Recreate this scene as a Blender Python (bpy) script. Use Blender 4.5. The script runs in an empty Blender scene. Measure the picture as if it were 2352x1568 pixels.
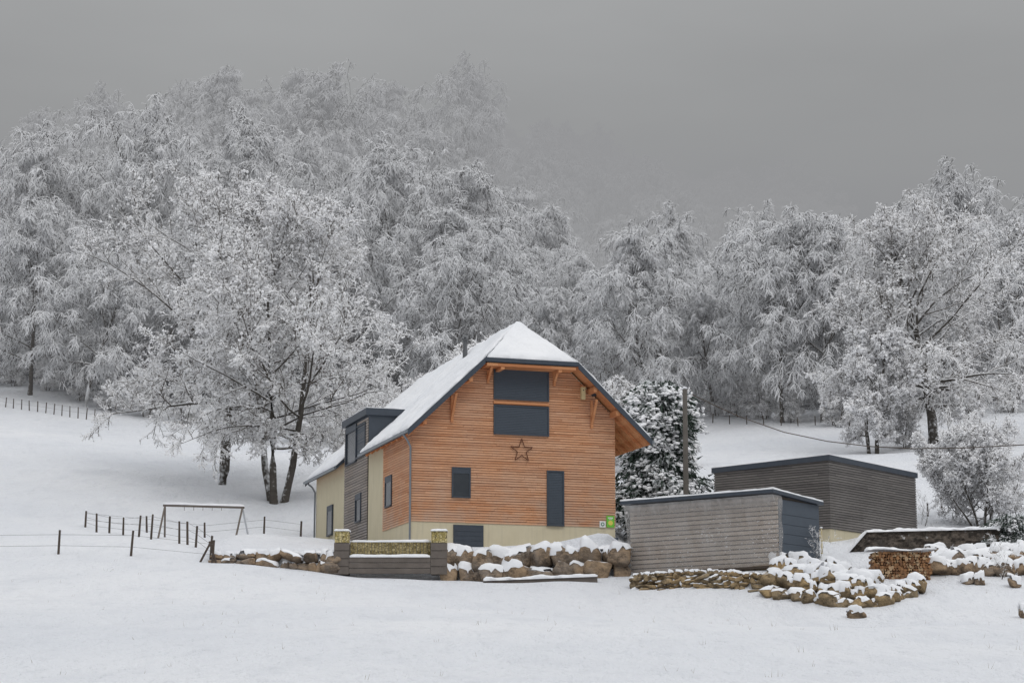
import bpy, math, random, bmesh
import numpy as np
from mathutils import Vector, noise as mnoise
random.seed(7)
sc=bpy.context.scene
COL=sc.collection
# ---------------------------------------------------------------- survey camera model
F=4900.0; TH=math.atan(906/4900.0)
CT,ST=math.cos(TH),math.sin(TH)
def ray(u,v):
    x=(u-1176)/F; y=(784-v)/F
    return np.array([x,CT-y*ST,ST+y*CT])
def P(u,v,Y):
    d=ray(u,v); s=Y/d[1]
    return (d[0]*s,Y,1.6+d[2]*s)
AL=math.radians(18)
G=np.array([math.cos(AL),math.sin(AL)]); S=np.array([-math.sin(AL),math.cos(AL)])
C0=np.array(P(945,1255,100.0))
def on_gable(u,v,yl=0.0):
    d=ray(u,v); t=(yl+S@C0[:2])/(S@d[:2]); p=d*t+np.array([0,0,1.6])-C0
    return float(G@p[:2]),float(p[2])
def on_side(u,v,xl=0.0):
    d=ray(u,v); t=(xl+G@C0[:2])/(G@d[:2]); p=d*t+np.array([0,0,1.6])-C0
    return float(S@p[:2]),float(p[2])
def ss(t):
    t=np.clip(t,0,1); return t*t*(3-2*t)
# ---------------------------------------------------------------- terrain
def step(X,Y):
    H=np.interp(X,[-14.5,-13.5,-8,-3,4.3,6.0],[0,.5,.9,1.5,1.8,0])
    return H*ss((Y-96.5)/1.0)*(1-ss((Y-106)/40.0))
ctl=[(0,1568,45),(1176,1572,45),(2352,1575,45),(0,1400,70),(1176,1412,70),(2352,1440,68),
 (0,1282,96),(450,1288,96),(770,1314,95.5),(1200,1335,95.5),(1450,1354,93),(1760,1370,90),(1950,1398,88),(2100,1380,88),(2352,1400,86),
 (1600,1325,95),(1700,1312,93.3),(1800,1300,92.3),(1880,1288,95),(2010,1332,92),(2140,1334,92),(2352,1335,92.5),(2150,1278,96.8),(2352,1270,97),
 (945,1262,100),(1200,1256,100),(1413,1259,103),(725,1252,119),(1500,1262,101),
 (0,1222,110),(300,1226,111),(500,1240,106),(600,1228,114),(0,1110,132),(300,1112,136),(500,1110,142),(640,1152,131),
 (0,1005,162),(300,1040,158),(0,905,200),(250,968,190),(700,1075,150),(780,1010,185),
 (1176,1100,140),(1400,1030,170),(1600,968,188),(1620,1135,122),(1750,1100,125),(1900,1003,172),(2010,1036,155),(2150,1022,156),(2352,950,176),
 (2110,1205,108),(2250,1208,109),(2352,1190,112),(2200,1050,140),
 (0,840,228),(450,790,232),(900,840,232),(1500,915,225),(1900,915,222),(2352,900,222),
 (0,700,290),(450,530,300),(900,545,300),(1120,650,295),(1300,850,270),(1500,880,265),(1900,880,265),(2352,890,265),
 (0,600,430),(700,520,430),(1176,570,430),(1500,620,430),(1900,780,430),(2352,820,430),(1176,520,600),(0,520,600),(2352,760,600)]
pts=[P(*c) for c in ctl]
pts+=[(-40,0,0),(0,0,0),(40,0,0),(-30,25,.8),(0,25,.8),(30,25,.8),(-60,45,2.7),(60,45,2.4),(0,-40,-1),(-150,-40,-1),(150,-40,-1)]
for (u,v,Y) in [(0,1400,70),(0,1282,96),(0,1110,132),(0,905,200),(0,700,290),(0,600,430),(2352,1440,68),(2352,1190,112),(2352,950,176),(2352,890,265),(2352,820,430)]:
    p=P(u,v,Y); pts.append((p[0]*3,p[1],p[2]))
pts=np.array(pts); rhs=pts[:,2]-step(pts[:,0],pts[:,1])
A=pts[:,:2]/100.0
def U(r2): return 0.5*r2*np.log(r2+1e-12)
n=len(A); d2=((A[:,None]-A[None])**2).sum(-1)
Kmat=U(d2)+np.eye(n)*2e-5
Pm=np.c_[np.ones(n),A]
M=np.block([[Kmat,Pm],[Pm.T,np.zeros((3,3))]])
W=np.linalg.solve(M,np.r_[rhs,0,0,0])
def ground(X,Y):
    X=np.atleast_1d(np.asarray(X,float)); Y=np.atleast_1d(np.asarray(Y,float))
    Q=np.stack([X,Y],-1).reshape(-1,2)/100.0
    out=np.zeros(len(Q))
    for i in range(0,len(Q),20000):
        q=Q[i:i+20000]; dd=((q[:,None]-A[None])**2).sum(-1)
        out[i:i+20000]=U(dd)@W[:n]+W[n]+q@W[n+1:]
    xx,yy=X.ravel(),Y.ravel()
    un=0.05*np.sin(xx*.35+yy*.21)+0.04*np.sin(xx*.9-yy*.55+1)+0.05*np.sin(xx*.13-yy*.4)+.02*np.sin(xx*1.9+yy*1.3)
    un=un+ .35*ss((yy-200)/60)*np.sin(xx*.21+yy*.13)
    return (out+step(xx,yy)+un).reshape(X.shape)
def gz(x,y): return float(ground(x,y)[0])
# ---------------------------------------------------------------- materials
FOG=(.300,.303,.312,1)
class NB:
    def __init__(s,name):
        s.m=bpy.data.materials.new(name); s.m.use_nodes=True; s.nt=s.m.node_tree; s.nt.nodes.clear()
        s.m.cycles.emission_sampling='NONE'
    def add(s,t,**kw):
        n=s.nt.nodes.new(t)
        for k,v in kw.items(): setattr(n,k,v)
        return n
    def put(s,inp,val):
        if val is None: return
        if isinstance(val,bpy.types.NodeSocket): s.nt.links.new(val,inp)
        else:
            if isinstance(val,(tuple,list)) and len(val)==3 and inp.type=='RGBA': val=(*val,1)
            inp.default_value=val
    def math(s,op,a,b=None,c=None,clamp=False):
        n=s.add('ShaderNodeMath',operation=op,use_clamp=clamp)
        s.put(n.inputs[0],a); s.put(n.inputs[1],b); s.put(n.inputs[2],c); return n.outputs[0]
    def mix(s,f,a,b,bt='MIX'):
        n=s.add('ShaderNodeMixRGB',blend_type=bt); s.put(n.inputs[0],f); s.put(n.inputs[1],a); s.put(n.inputs[2],b); return n.outputs[0]
    def coord(s,k='Object'): return s.add('ShaderNodeTexCoord').outputs[k]
    def pos(s): return s.add('ShaderNodeNewGeometry').outputs['Position']
    def mapping(s,vec,scale=(1,1,1),loc=(0,0,0),rot=(0,0,0)):
        n=s.add('ShaderNodeMapping'); s.put(n.inputs[0],vec); n.inputs['Scale'].default_value=scale; n.inputs['Location'].default_value=loc; n.inputs['Rotation'].default_value=rot; return n.outputs[0]
    def noise(s,vec,scale,detail=3,rough=.5):
        n=s.add('ShaderNodeTexNoise'); s.put(n.inputs['Vector'],vec); n.inputs['Scale'].default_value=scale; n.inputs['Detail'].default_value=detail; n.inputs['Roughness'].default_value=rough; return n.outputs[0]
    def rng(s,val,a,b,c=0.,d=1.):
        n=s.add('ShaderNodeMapRange'); n.clamp=True
        s.put(n.inputs[0],val)
        for i,x in enumerate((a,b,c,d)): n.inputs[i+1].default_value=x
        return n.outputs[0]
    def xyz(s,vec):
        n=s.add('ShaderNodeSeparateXYZ'); s.put(n.inputs[0],vec); return n.outputs
    def bump(s,h,strength=.3,dist=.05):
        n=s.add('ShaderNodeBump'); n.inputs['Strength'].default_value=strength; n.inputs['Distance'].default_value=dist; s.put(n.inputs['Height'],h); return n.outputs[0]
    def bsdf(s,col,rough=.8,nrm=None,spec=.3,metal=0.):
        n=s.add('ShaderNodeBsdfPrincipled'); s.put(n.inputs['Base Color'],col); s.put(n.inputs['Roughness'],rough)
        n.inputs['Specular IOR Level'].default_value=spec; n.inputs['Metallic'].default_value=metal
        if nrm is not None: s.put(n.inputs['Normal'],nrm)
        return n.outputs[0]
    def diff(s,col):
        n=s.add('ShaderNodeBsdfDiffuse'); s.put(n.inputs[0],col); return n.outputs[0]
    def out(s,sh,haze=True):
        if haze:
            # haze painted into the material: glowing fog colour by distance, height and eastern slope
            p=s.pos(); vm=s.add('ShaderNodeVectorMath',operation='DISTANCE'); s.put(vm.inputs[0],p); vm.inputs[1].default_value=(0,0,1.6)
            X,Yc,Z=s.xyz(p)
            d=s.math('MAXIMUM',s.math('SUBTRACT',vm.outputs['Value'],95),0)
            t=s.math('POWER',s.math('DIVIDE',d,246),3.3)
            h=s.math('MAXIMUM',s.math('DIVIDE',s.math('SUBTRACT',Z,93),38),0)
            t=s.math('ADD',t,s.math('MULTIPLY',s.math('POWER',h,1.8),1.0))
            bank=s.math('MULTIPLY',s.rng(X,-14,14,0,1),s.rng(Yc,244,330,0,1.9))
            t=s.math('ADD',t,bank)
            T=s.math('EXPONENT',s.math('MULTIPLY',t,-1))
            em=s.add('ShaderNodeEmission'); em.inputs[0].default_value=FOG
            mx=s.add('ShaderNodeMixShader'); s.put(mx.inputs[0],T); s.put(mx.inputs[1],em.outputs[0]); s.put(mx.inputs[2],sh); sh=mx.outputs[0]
        o=s.add('ShaderNodeOutputMaterial'); s.put(o.inputs[0],sh); return s.m
SNOW=(.84,.85,.875)
def m_snow():
    b=NB('snow'); p=b.pos()
    n=b.noise(p,3,5,.6); n2=b.noise(p,.25,3); n3=b.noise(p,1.1,4,.6)
    c=b.mix(b.rng(n2,.3,.7),(.80,.815,.845),(.87,.875,.89)); c=b.mix(b.rng(n3,.5,.75,0,.35),c,(.69,.705,.74))
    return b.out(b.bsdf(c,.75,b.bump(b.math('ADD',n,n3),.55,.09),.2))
def m_ground():
    b=NB('snow_ground'); p=b.pos()
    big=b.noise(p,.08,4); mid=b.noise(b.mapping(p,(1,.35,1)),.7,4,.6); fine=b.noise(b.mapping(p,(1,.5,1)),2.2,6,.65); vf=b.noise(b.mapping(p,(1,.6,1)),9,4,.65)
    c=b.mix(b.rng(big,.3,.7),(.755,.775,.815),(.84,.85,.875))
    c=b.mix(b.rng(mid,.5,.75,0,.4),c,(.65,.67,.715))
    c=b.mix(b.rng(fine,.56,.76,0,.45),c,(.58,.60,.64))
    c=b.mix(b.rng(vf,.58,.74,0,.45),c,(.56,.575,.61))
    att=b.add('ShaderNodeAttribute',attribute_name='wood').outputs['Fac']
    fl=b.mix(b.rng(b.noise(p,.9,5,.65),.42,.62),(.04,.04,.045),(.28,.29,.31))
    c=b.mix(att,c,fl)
    h=b.math('ADD',b.math('MULTIPLY',fine,1.0),b.math('MULTIPLY',vf,.4)); h=b.math('ADD',h,b.math('MULTIPLY',mid,1.8))
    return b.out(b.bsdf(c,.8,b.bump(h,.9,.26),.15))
def m_bark(name,bark,lo,hi,snow=SNOW,nz=.5):
    b=NB(name); g=b.add('ShaderNodeNewGeometry')
    z=b.xyz(g.outputs['Normal'])[2]
    if nz>0:
        n=b.noise(g.outputs['Position'],4,1); f=b.rng(b.math('ADD',z,b.math('MULTIPLY',b.math('SUBTRACT',n,.5),nz)),lo,hi)
        bk=b.mix(n,tuple(x*.6 for x in bark),tuple(x*1.4 for x in bark))
    else: f=b.rng(z,lo,hi); bk=bark
    c=b.mix(f,bk,snow)
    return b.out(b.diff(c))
def m_plain(name,col,rough=.5,var=.15,spec=.4,metal=0,scale=3,haze=True):
    b=NB(name); p=b.coord(); n=b.noise(p,scale,4,.6)
    c=b.mix(n,tuple(x*(1-var) for x in col),tuple(min(1,x*(1+var)) for x in col))
    return b.out(b.bsdf(c,rough,b.bump(n,.08,.01),spec,metal),haze)
def m_slats(name,a,bcol,grey,pitch,weather=.6,lowz=1.2):
    b=NB(name); p=b.coord(); x,y,z=b.xyz(p)
    row=b.math('FLOOR',b.math('DIVIDE',z,pitch)); al=b.math('ADD',x,y)
    brd=b.math('FLOOR',b.math('ADD',b.math('DIVIDE',al,2.7),b.math('MULTIPLY',row,.37)))
    cv=b.add('ShaderNodeCombineXYZ'); b.put(cv.inputs[0],row); b.put(cv.inputs[1],brd)
    w=b.add('ShaderNodeTexWhiteNoise'); b.put(w.inputs['Vector'],cv.outputs[0])
    c=b.mix(w.outputs['Value'],a,bcol)
    st=b.noise(b.mapping(p,(1.2,1.2,16)),3,5,.7)
    c=b.mix(b.rng(st,.35,.75,0,.45),c,tuple(q*.5 for q in a))
    pat=b.noise(b.mapping(p,(.5,.5,.9)),.9,4,.65)
    low=b.rng(z,lowz,lowz+2.2,1.0,0.4)
    f=b.math('MULTIPLY',b.math('MULTIPLY',b.rng(pat,.38,.64),low),weather)
    c=b.mix(f,c,grey)
    kn=b.rng(b.noise(b.mapping(p,(4,4,30)),2,2),.66,.74,0,.75)
    c=b.mix(kn,c,tuple(q*.25 for q in a))
    return b.out(b.bsdf(c,.75,b.bump(st,.3,.01),.2))
def m_stone(name,a,bcol,dark,sc_=2.5,lo=.62,hi=.85):
    b=NB(name); p=b.pos(); n=b.noise(p,sc_,6,.7); n2=b.noise(p,.8,2)
    c=b.mix(b.rng(n2,.40,.60),a,bcol); c=b.mix(b.rng(n,.36,.56,.9,0),c,dark)
    ly=b.noise(b.mapping(p,(1,1,3)),5,4,.7); c=b.mix(b.rng(ly,.5,.7,0,.45),c,tuple(min(1,q*1.6) for q in a))
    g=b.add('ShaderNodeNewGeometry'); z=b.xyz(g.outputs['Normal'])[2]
    c=b.mix(b.rng(z,.1,-.5,0,.6),c,tuple(q*.6 for q in dark))  # down-facing sides coloured darker: painted shade for the gaps between stones
    f=b.rng(b.math('ADD',z,b.math('MULTIPLY',b.math('SUBTRACT',b.noise(p,5,4),.5),.9)),lo,hi)
    c=b.mix(f,c,SNOW)
    return b.out(b.bsdf(c,.85,b.bump(n,1.0,.14),.2))
def m_gabion(name,c1,c2):
    b=NB(name); p=b.coord()
    v=b.add('ShaderNodeTexVoronoi'); b.put(v.inputs['Vector'],p); v.inputs['Scale'].default_value=9
    v2=b.add('ShaderNodeTexVoronoi',feature='DISTANCE_TO_EDGE'); b.put(v2.inputs['Vector'],p); v2.inputs['Scale'].default_value=9
    r=b.add('ShaderNodeSeparateColor'); b.put(r.inputs[0],v.outputs['Color'])
    c=b.mix(r.outputs[0],c1,c2); e=b.rng(v2.outputs['Distance'],.0,.08)
    c=b.mix(e,(.06,.05,.03),c)
    return b.out(b.bsdf(c,.8,b.bump(e,.6,.03)))
def m_plastic():
    b=NB('plastic_sheet'); p=b.coord(); x,y,z=b.xyz(p)
    n=b.noise(b.mapping(p,(1,1,.3),rot=(.5,0,0)),1.6,4,.6)
    fl=b.noise(b.mapping(p,(1,.9,2.2)),9,5,.75)
    reg=b.math('MULTIPLY',b.rng(b.noise(b.mapping(p,(1,.6,.8),(3,1,2)),.9,3,.6),.30,.56),b.rng(z,2.8,1.6))
    reg=b.math('MULTIPLY',reg,b.rng(y,7.2,4.0,.4,1))
    th=b.math('SUBTRACT',.655,b.math('MULTIPLY',reg,.085))
    flk=b.math('MULTIPLY',b.rng(b.math('SUBTRACT',fl,th),.0,.03),.8)
    c=b.mix(b.rng(n,.3,.7),(.50,.47,.445),(.66,.64,.62)); c=b.mix(flk,c,(.88,.89,.9))
    sh=b.bsdf(c,.25,b.bump(n,.9,.25),.7)
    tr=b.add('ShaderNodeBsdfTransparent'); tr.inputs[0].default_value=(.98,.98,.98,1)
    f0=b.rng(n,.35,.65,.26,.36); topf=b.rng(z,2.4,3.0,0,.2); f=b.math('MAXIMUM',b.math('ADD',f0,topf),flk)
    mx=b.add('ShaderNodeMixShader'); b.put(mx.inputs[0],f); b.put(mx.inputs[1],tr.outputs[0]); b.put(mx.inputs[2],sh)
    return b.out(mx.outputs[0],False)
def m_render():
    b=NB('lime_render'); p=b.coord(); n=b.noise(p,1.5,5,.6); x,y,z=b.xyz(p)
    c=b.mix(n,(.56,.50,.35),(.65,.59,.44)); st=b.noise(b.mapping(p,(3,3,.3)),2,4)
    c=b.mix(b.rng(st,.5,.8,0,.35),c,(.38,.35,.27))
    return b.out(b.bsdf(c,.9,b.bump(b.noise(p,25,3),.15,.01),.1))
def m_glass():
    b=NB('window_glass'); p=b.coord(); n=b.noise(p,1.2,2)
    c=b.mix(n,(.02,.024,.03),(.07,.08,.09)); return b.out(b.bsdf(c,.2,None,.4))
def m_logs():
    b=NB('cut_wood'); p=b.coord()
    v=b.add('ShaderNodeTexVoronoi'); b.put(v.inputs['Vector'],p); v.inputs['Scale'].default_value=7
    r=b.add('ShaderNodeSeparateColor'); b.put(r.inputs[0],v.outputs['Color'])
    c=b.mix(r.outputs[0],(.13,.065,.035),(.36,.19,.09)); c=b.mix(b.rng(r.outputs[1],.78,.83),c,(.44,.31,.19))
    return b.out(b.bsdf(c,.85))
MS=m_snow(); MG=m_ground()
MB_TW=m_bark('snowy_twigs',(.075,.07,.066),-.5,.06,(.83,.835,.85),0)
MB_HERO=m_bark('snowy_twigs_brown',(.12,.105,.09),-.5,.20,(.92,.92,.93),0)
MB_TR=m_bark('snowy_bark',(.10,.09,.08),.05,.40,(.85,.86,.875),.9)
MB_CLUMP=m_bark('snow_clumps',(.6,.6,.62),-.9,-.5,(.92,.92,.93),0)
PI=.12
M_OR=m_slats('larch_slats',(.57,.268,.138),(.75,.405,.232),(.52,.41,.33),PI,.75)
M_GR=m_slats('weathered_slats',(.135,.125,.12),(.205,.19,.178),(.26,.245,.235),.12,.6,0)
M_GR2=m_slats('grey_larch_slats',(.25,.22,.20),(.42,.36,.31),(.36,.34,.33),.14,.7,2)
M_BRD=m_slats('shed_boards',(.40,.325,.26),(.60,.50,.41),(.46,.42,.38),.20,.5,0)
M_SOF=m_slats('soffit_boards',(.56,.23,.10),(.68,.33,.16),(.5,.3,.18),.2,.1)
M_BACK=m_plain('membrane_dark',(.20,.105,.062),.9)
M_BACKG=m_plain('membrane_grey',(.045,.045,.045),.9)
M_BACKL=m_plain('membrane_brown',(.09,.075,.062),.9)
M_TRIM=m_plain('anthracite_metal',(.050,.062,.080),.45,.2)
M_SHUT=m_plain('anthracite_shutter',(.066,.083,.105),.5,.12)
M_PL=m_render(); M_GL=m_glass(); M_ZN=m_plain('zinc',(.22,.245,.27),.4,.15,.5,.4)
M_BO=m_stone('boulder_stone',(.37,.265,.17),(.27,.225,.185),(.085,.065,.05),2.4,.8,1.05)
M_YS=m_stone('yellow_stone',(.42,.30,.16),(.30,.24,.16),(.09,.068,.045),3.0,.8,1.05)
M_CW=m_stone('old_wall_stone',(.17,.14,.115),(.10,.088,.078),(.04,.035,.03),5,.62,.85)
M_SL=m_plain('timber_sleeper',(.15,.13,.115),.85,.45,.2,0,2)
M_POST=m_plain('old_post_wood',(.08,.062,.05),.9,.4)
M_SWING=m_plain('swing_wood',(.17,.145,.125),.9,.3)
M_WIRE=m_plain('wire_metal',(.12,.12,.12),.6)
M_GAB=m_gabion('gabion_stone',(.38,.30,.10),(.70,.60,.33)); M_GAB2=m_gabion('gabion_stone_dark',(.20,.155,.06),(.46,.38,.20)); M_PLA=m_plastic(); M_LOG=m_logs()
M_RUST=m_plain('rusty_star',(.10,.035,.02),.8,.4)
M_GREEN=m_plain('green_sign',(.16,.5,.05),.5,.05); M_WHITE=m_plain('white_sign',(.75,.76,.75),.5,.04); M_YEL=m_plain('yellow_emblem',(.7,.6,.12),.5,.05); M_DGR=m_plain('emblem_green',(.05,.2,.12),.5)
M_CREAM=m_plain('cream_box',(.6,.5,.28),.7); M_METW=m_plain('pale_metal',(.5,.52,.55),.4)
M_LEAF=m_bark('conifer_needles',(.05,.07,.055),.20,.85,(.78,.80,.82),.5)
M_GRASS=m_plain('dry_grass',(.25,.20,.13),.9,.4)
# ---------------------------------------------------------------- mesh helpers
def mesh_np(name,V,quads=None,tris=None,mi=None,smooth=True):
    me=bpy.data.meshes.new(name); V=np.asarray(V,np.float32)
    me.vertices.add(len(V)); me.vertices.foreach_set('co',V.ravel())
    q=np.zeros((0,4),int) if quads is None else np.asarray(quads); t=np.zeros((0,3),int) if tris is None else np.asarray(tris)
    idx=np.concatenate([q.ravel(),t.ravel()]).astype(np.int32)
    tot=np.r_[np.full(len(q),4),np.full(len(t),3)]
    st=np.r_[0,np.cumsum(tot)[:-1]].astype(np.int32)
    me.loops.add(len(idx)); me.loops.foreach_set('vertex_index',idx)
    me.polygons.add(len(tot)); me.polygons.foreach_set('loop_start',st)
    if mi is not None: me.polygons.foreach_set('material_index',np.asarray(mi,np.int32))
    me.polygons.foreach_set('use_smooth',np.full(len(tot),smooth))
    me.update(calc_edges=True); return me
def link(o): COL.objects.link(o); return o
def thing(name,loc,label,category,rot=0,group=None,mesh=None,kind=None):
    o=bpy.data.objects.new(name,mesh); o.location=loc; o.rotation_euler=(0,0,rot); o['label']=label; o['category']=category
    if group: o['group']=group
    if kind: o['kind']=kind
    return link(o)
def child(par,name,me,mats,label=None):
    o=bpy.data.objects.new(name,me)
    if me is not None and len(me.materials)==0:
        for m in mats: me.materials.append(m)
    o.parent=par
    if label: o['label']=label
    return link(o)
class MB:
    def __init__(s): s.v=[];s.f=[];s.m=[];s.sm=[]
    def add(s,vs,fs,m=0,smooth=False):
        b=len(s.v); s.v+= [tuple(map(float,x)) for x in vs]; s.f+=[tuple(i+b for i in f) for f in fs]; s.m+=[m]*len(fs); s.sm+=[smooth]*len(fs)
    def box(s,x0,x1,y0,y1,z0,z1,m=0):
        s.add([(x0,y0,z0),(x1,y0,z0),(x1,y1,z0),(x0,y1,z0),(x0,y0,z1),(x1,y0,z1),(x1,y1,z1),(x0,y1,z1)],
              [(0,3,2,1),(4,5,6,7),(0,1,5,4),(1,2,6,5),(2,3,7,6),(3,0,4,7)],m)
    def prism(s,poly,d,m=0,mb=None):
        n=len(poly); d=np.array(d); a=[np.array(p,float) for p in poly]; b=[p+d for p in a]
        s.add(a+b,[tuple(range(n))],m)
        base=len(s.v)-2*n
        s.f.append(tuple(base+n+i for i in reversed(range(n)))); s.m.append(m if mb is None else mb); s.sm.append(False)
        for i in range(n):
            j=(i+1)%n; s.f.append((base+i,base+n+i,base+n+j,base+j)); s.m.append(m); s.sm.append(False)
    def tube(s,p0,p1,r0,r1=None,sides=8,m=0,cap=True):
        r1=r0 if r1 is None else r1
        p0=Vector(p0);p1=Vector(p1); t=(p1-p0).normalized(); a=t.orthogonal().normalized(); b=t.cross(a)
        vs=[];fs=[]
        for p,r in ((p0,r0),(p1,r1)):
            for i in range(sides):
                q=2*math.pi*i/sides; vs.append(p+(a*math.cos(q)+b*math.sin(q))*r)
        for i in range(sides): fs.append((i,(i+1)%sides,sides+(i+1)%sides,sides+i))
        s.add(vs,fs,m,True)
        if cap: s.add(vs[:sides],[tuple(reversed(range(sides)))],m); s.add(vs[sides:],[tuple(range(sides))],m)
    def path(s,ps,r,sides=6,m=0):
        for a,b in zip(ps[:-1],ps[1:]): s.tube(a,b,r,r,sides,m,False)
    def beam(s,p0,p1,w,h,m=0):
        p0=Vector(p0);p1=Vector(p1); t=(p1-p0).normalized(); up=Vector((0,0,1))
        if abs(t.z)>.98: up=Vector((0,1,0))
        a=t.cross(up).normalized(); b=a.cross(t)
        vs=[p+a*i*w/2+b*j*h/2 for p in (p0,p1) for i,j in ((-1,-1),(1,-1),(1,1),(-1,1))]
        s.add(vs,[(0,1,2,3),(7,6,5,4),(0,4,5,1),(1,5,6,2),(2,6,7,3),(3,7,4,0)],m)
    def cap(s,fn,nu,nv,th,amp=.3,seed=0,m=0,rag=.04):
        """snow layer over the base surface fn(a,b), rounded edge skirts"""
        vs=[];fs=[]
        for i in range(nu+1):
            for j in range(nv+1):
                a=i/nu;b=j/nv; p=np.array(fn(a,b),float)
                q=Vector(p)*1.3+Vector((seed*7.1,0,0))
                e=min(a*nu,(1-a)*nu,b*nv,(1-b)*nv); k=.55 if e<.5 else (.92 if e<1.5 else 1)
                h=th*k*(1+amp*mnoise.noise(q)+.4*amp*mnoise.noise(q*3.3))
                if e<.5:
                    w=mnoise.noise_vector(q*2.5)*rag; p=p+np.array([w.x,w.y,0])
                vs.append((p[0],p[1],p[2]+h))
        W_=nv+1
        for i in range(nu):
            for j in range(nv): fs.append((i*W_+j,(i+1)*W_+j,(i+1)*W_+j+1,i*W_+j+1))
        ring=[i*W_ for i in range(nu+1)]+[nu*W_+j for j in range(1,nv+1)]+[i*W_+nv for i in range(nu-1,-1,-1)]+[j for j in range(nv-1,0,-1)]
        b0=len(vs)
        for r in ring:
            a=(r//W_)/nu;b=(r%W_)/nv; vs.append(tuple(fn(a,b)))
        L=len(ring)
        for k in range(L): fs.append((ring[k],b0+k,b0+(k+1)%L,ring[(k+1)%L]))
        s.add(vs,fs,m,True)
    def mesh(s,name,off=(0,0,0)):
        me=bpy.data.meshes.new(name); o=np.array(off)
        me.from_pydata([tuple(np.array(v)-o) for v in s.v],[],s.f)
        me.polygons.foreach_set('material_index',s.m); me.polygons.foreach_set('use_smooth',s.sm); me.update(); return me
def ico(sub):
    bm=bmesh.new(); bmesh.ops.create_icosphere(bm,subdivisions=sub,radius=1); v=np.array([q.co[:] for q in bm.verts]); f=[tuple(x.index for x in q.verts) for q in bm.faces]; bm.free(); return v,f
ICO3=ico(3); ICO2=ico(2); ICO3F=np.array(ICO3[1])
def rock(mb,c,r,seed,m=0,capmb=None,th=.1,zth=.3,cm=0):
    """angular boulder: block-like lump cut by random planes; optional draped snow"""
    V,Fc=ICO3; q=np.random.default_rng(int(seed*1000)+1)
    N=nrm(np.r_[q.normal(size=(5,3)),np.array([[1,0,0],[-1,0,0],[0,1,0],[0,-1,0],[0,0,1],[0,0,-1]])+q.normal(0,.24,(6,3))]); D=np.r_[q.uniform(.76,1.08,5),q.uniform(.58,.88,6)]
    dp=V@N.T; rad=np.where(dp>.05,D[None]/np.maximum(dp,.05),9).min(1).clip(0,1.3)
    d=rad+np.array([.05*mnoise.noise(Vector(v)*2.2+Vector((seed,0,0)))+.05*mnoise.noise(Vector(v)*5+Vector((seed,0,0))) for v in V])
    an=q.uniform(-.4,.4); ca,sa=math.cos(an),math.sin(an)
    R=V*d[:,None]*np.array(r); R=np.stack([R[:,0]*ca-R[:,2]*sa,R[:,1],R[:,0]*sa+R[:,2]*ca],-1)+np.array(c); mb.add(R,Fc,m,True)
    if capmb is not None:
        k=ss((V[:,2]-zth)/.4); lift=th*k*(1+.4*np.array([mnoise.noise(Vector(v)*1.8+Vector((0,seed,0))) for v in V]))
        C=R+ (V*np.array([1,1,0]))*.02; C[:,2]+=lift+.006
        fsel=ICO3F[(V[ICO3F][:,:,2]>zth-.06+.25*math.sin(seed*9)*V[ICO3F][:,:,0]+.12*np.sin(V[ICO3F][:,:,0]*7+seed)).all(1)]
        used=np.unique(fsel); mp_=np.zeros(len(V),int); mp_[used]=np.arange(len(used))
        capmb.add(C[used],[tuple(mp_[list(f)]) for f in fsel],cm,True)
def blob(mb,c,r,seed,m=0):
    V,Fc=ICO2; out=[]
    for v in V:
        q=Vector(v)*1.3+Vector((seed*2.7,0,seed)); d=1+.3*mnoise.noise(q)
        out.append((c[0]+v[0]*r[0]*d,c[1]+v[1]*r[1]*d,c[2]+v[2]*r[2]*d*(1 if v[2]>0 else .5)))
    mb.add(out,Fc,m,True)
def nrm(a): return a/(np.linalg.norm(a,axis=-1,keepdims=True)+1e-9)
# ---------------------------------------------------------------- ground
xs=np.unique(np.r_[np.linspace(-700,-150,12),np.linspace(-150,-30,49),np.linspace(-30,30,121),np.linspace(30,150,49),np.linspace(150,700,12)])
ys=np.unique(np.r_[np.linspace(-60,40,21),np.linspace(40,85,76),np.linspace(85,112,81),np.linspace(112,210,99),np.linspace(210,480,91),np.linspace(480,1000,14)])
XX,YY=np.meshgrid(xs,ys,indexing='ij')
ZZ=ground(XX,YY); V=np.stack([XX,YY,ZZ],-1).reshape(-1,3)
nx,ny=len(xs),len(ys); I=np.arange(nx*ny).reshape(nx,ny)
Q=np.stack([I[:-1,:-1],I[1:,:-1],I[1:,1:],I[:-1,1:]],-1).reshape(-1,4)
gm=mesh_np('ground',V,Q)
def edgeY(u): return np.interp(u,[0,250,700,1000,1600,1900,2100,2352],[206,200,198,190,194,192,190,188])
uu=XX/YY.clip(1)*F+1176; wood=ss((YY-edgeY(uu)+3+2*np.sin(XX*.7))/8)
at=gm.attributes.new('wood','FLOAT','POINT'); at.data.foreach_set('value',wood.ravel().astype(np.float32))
gm.materials.append(MG)
g=link(bpy.data.objects.new('ground',gm)); g['kind']='structure'; g['label']='snow covered meadow rising to a wooded hillside'; g['category']='ground'
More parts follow.
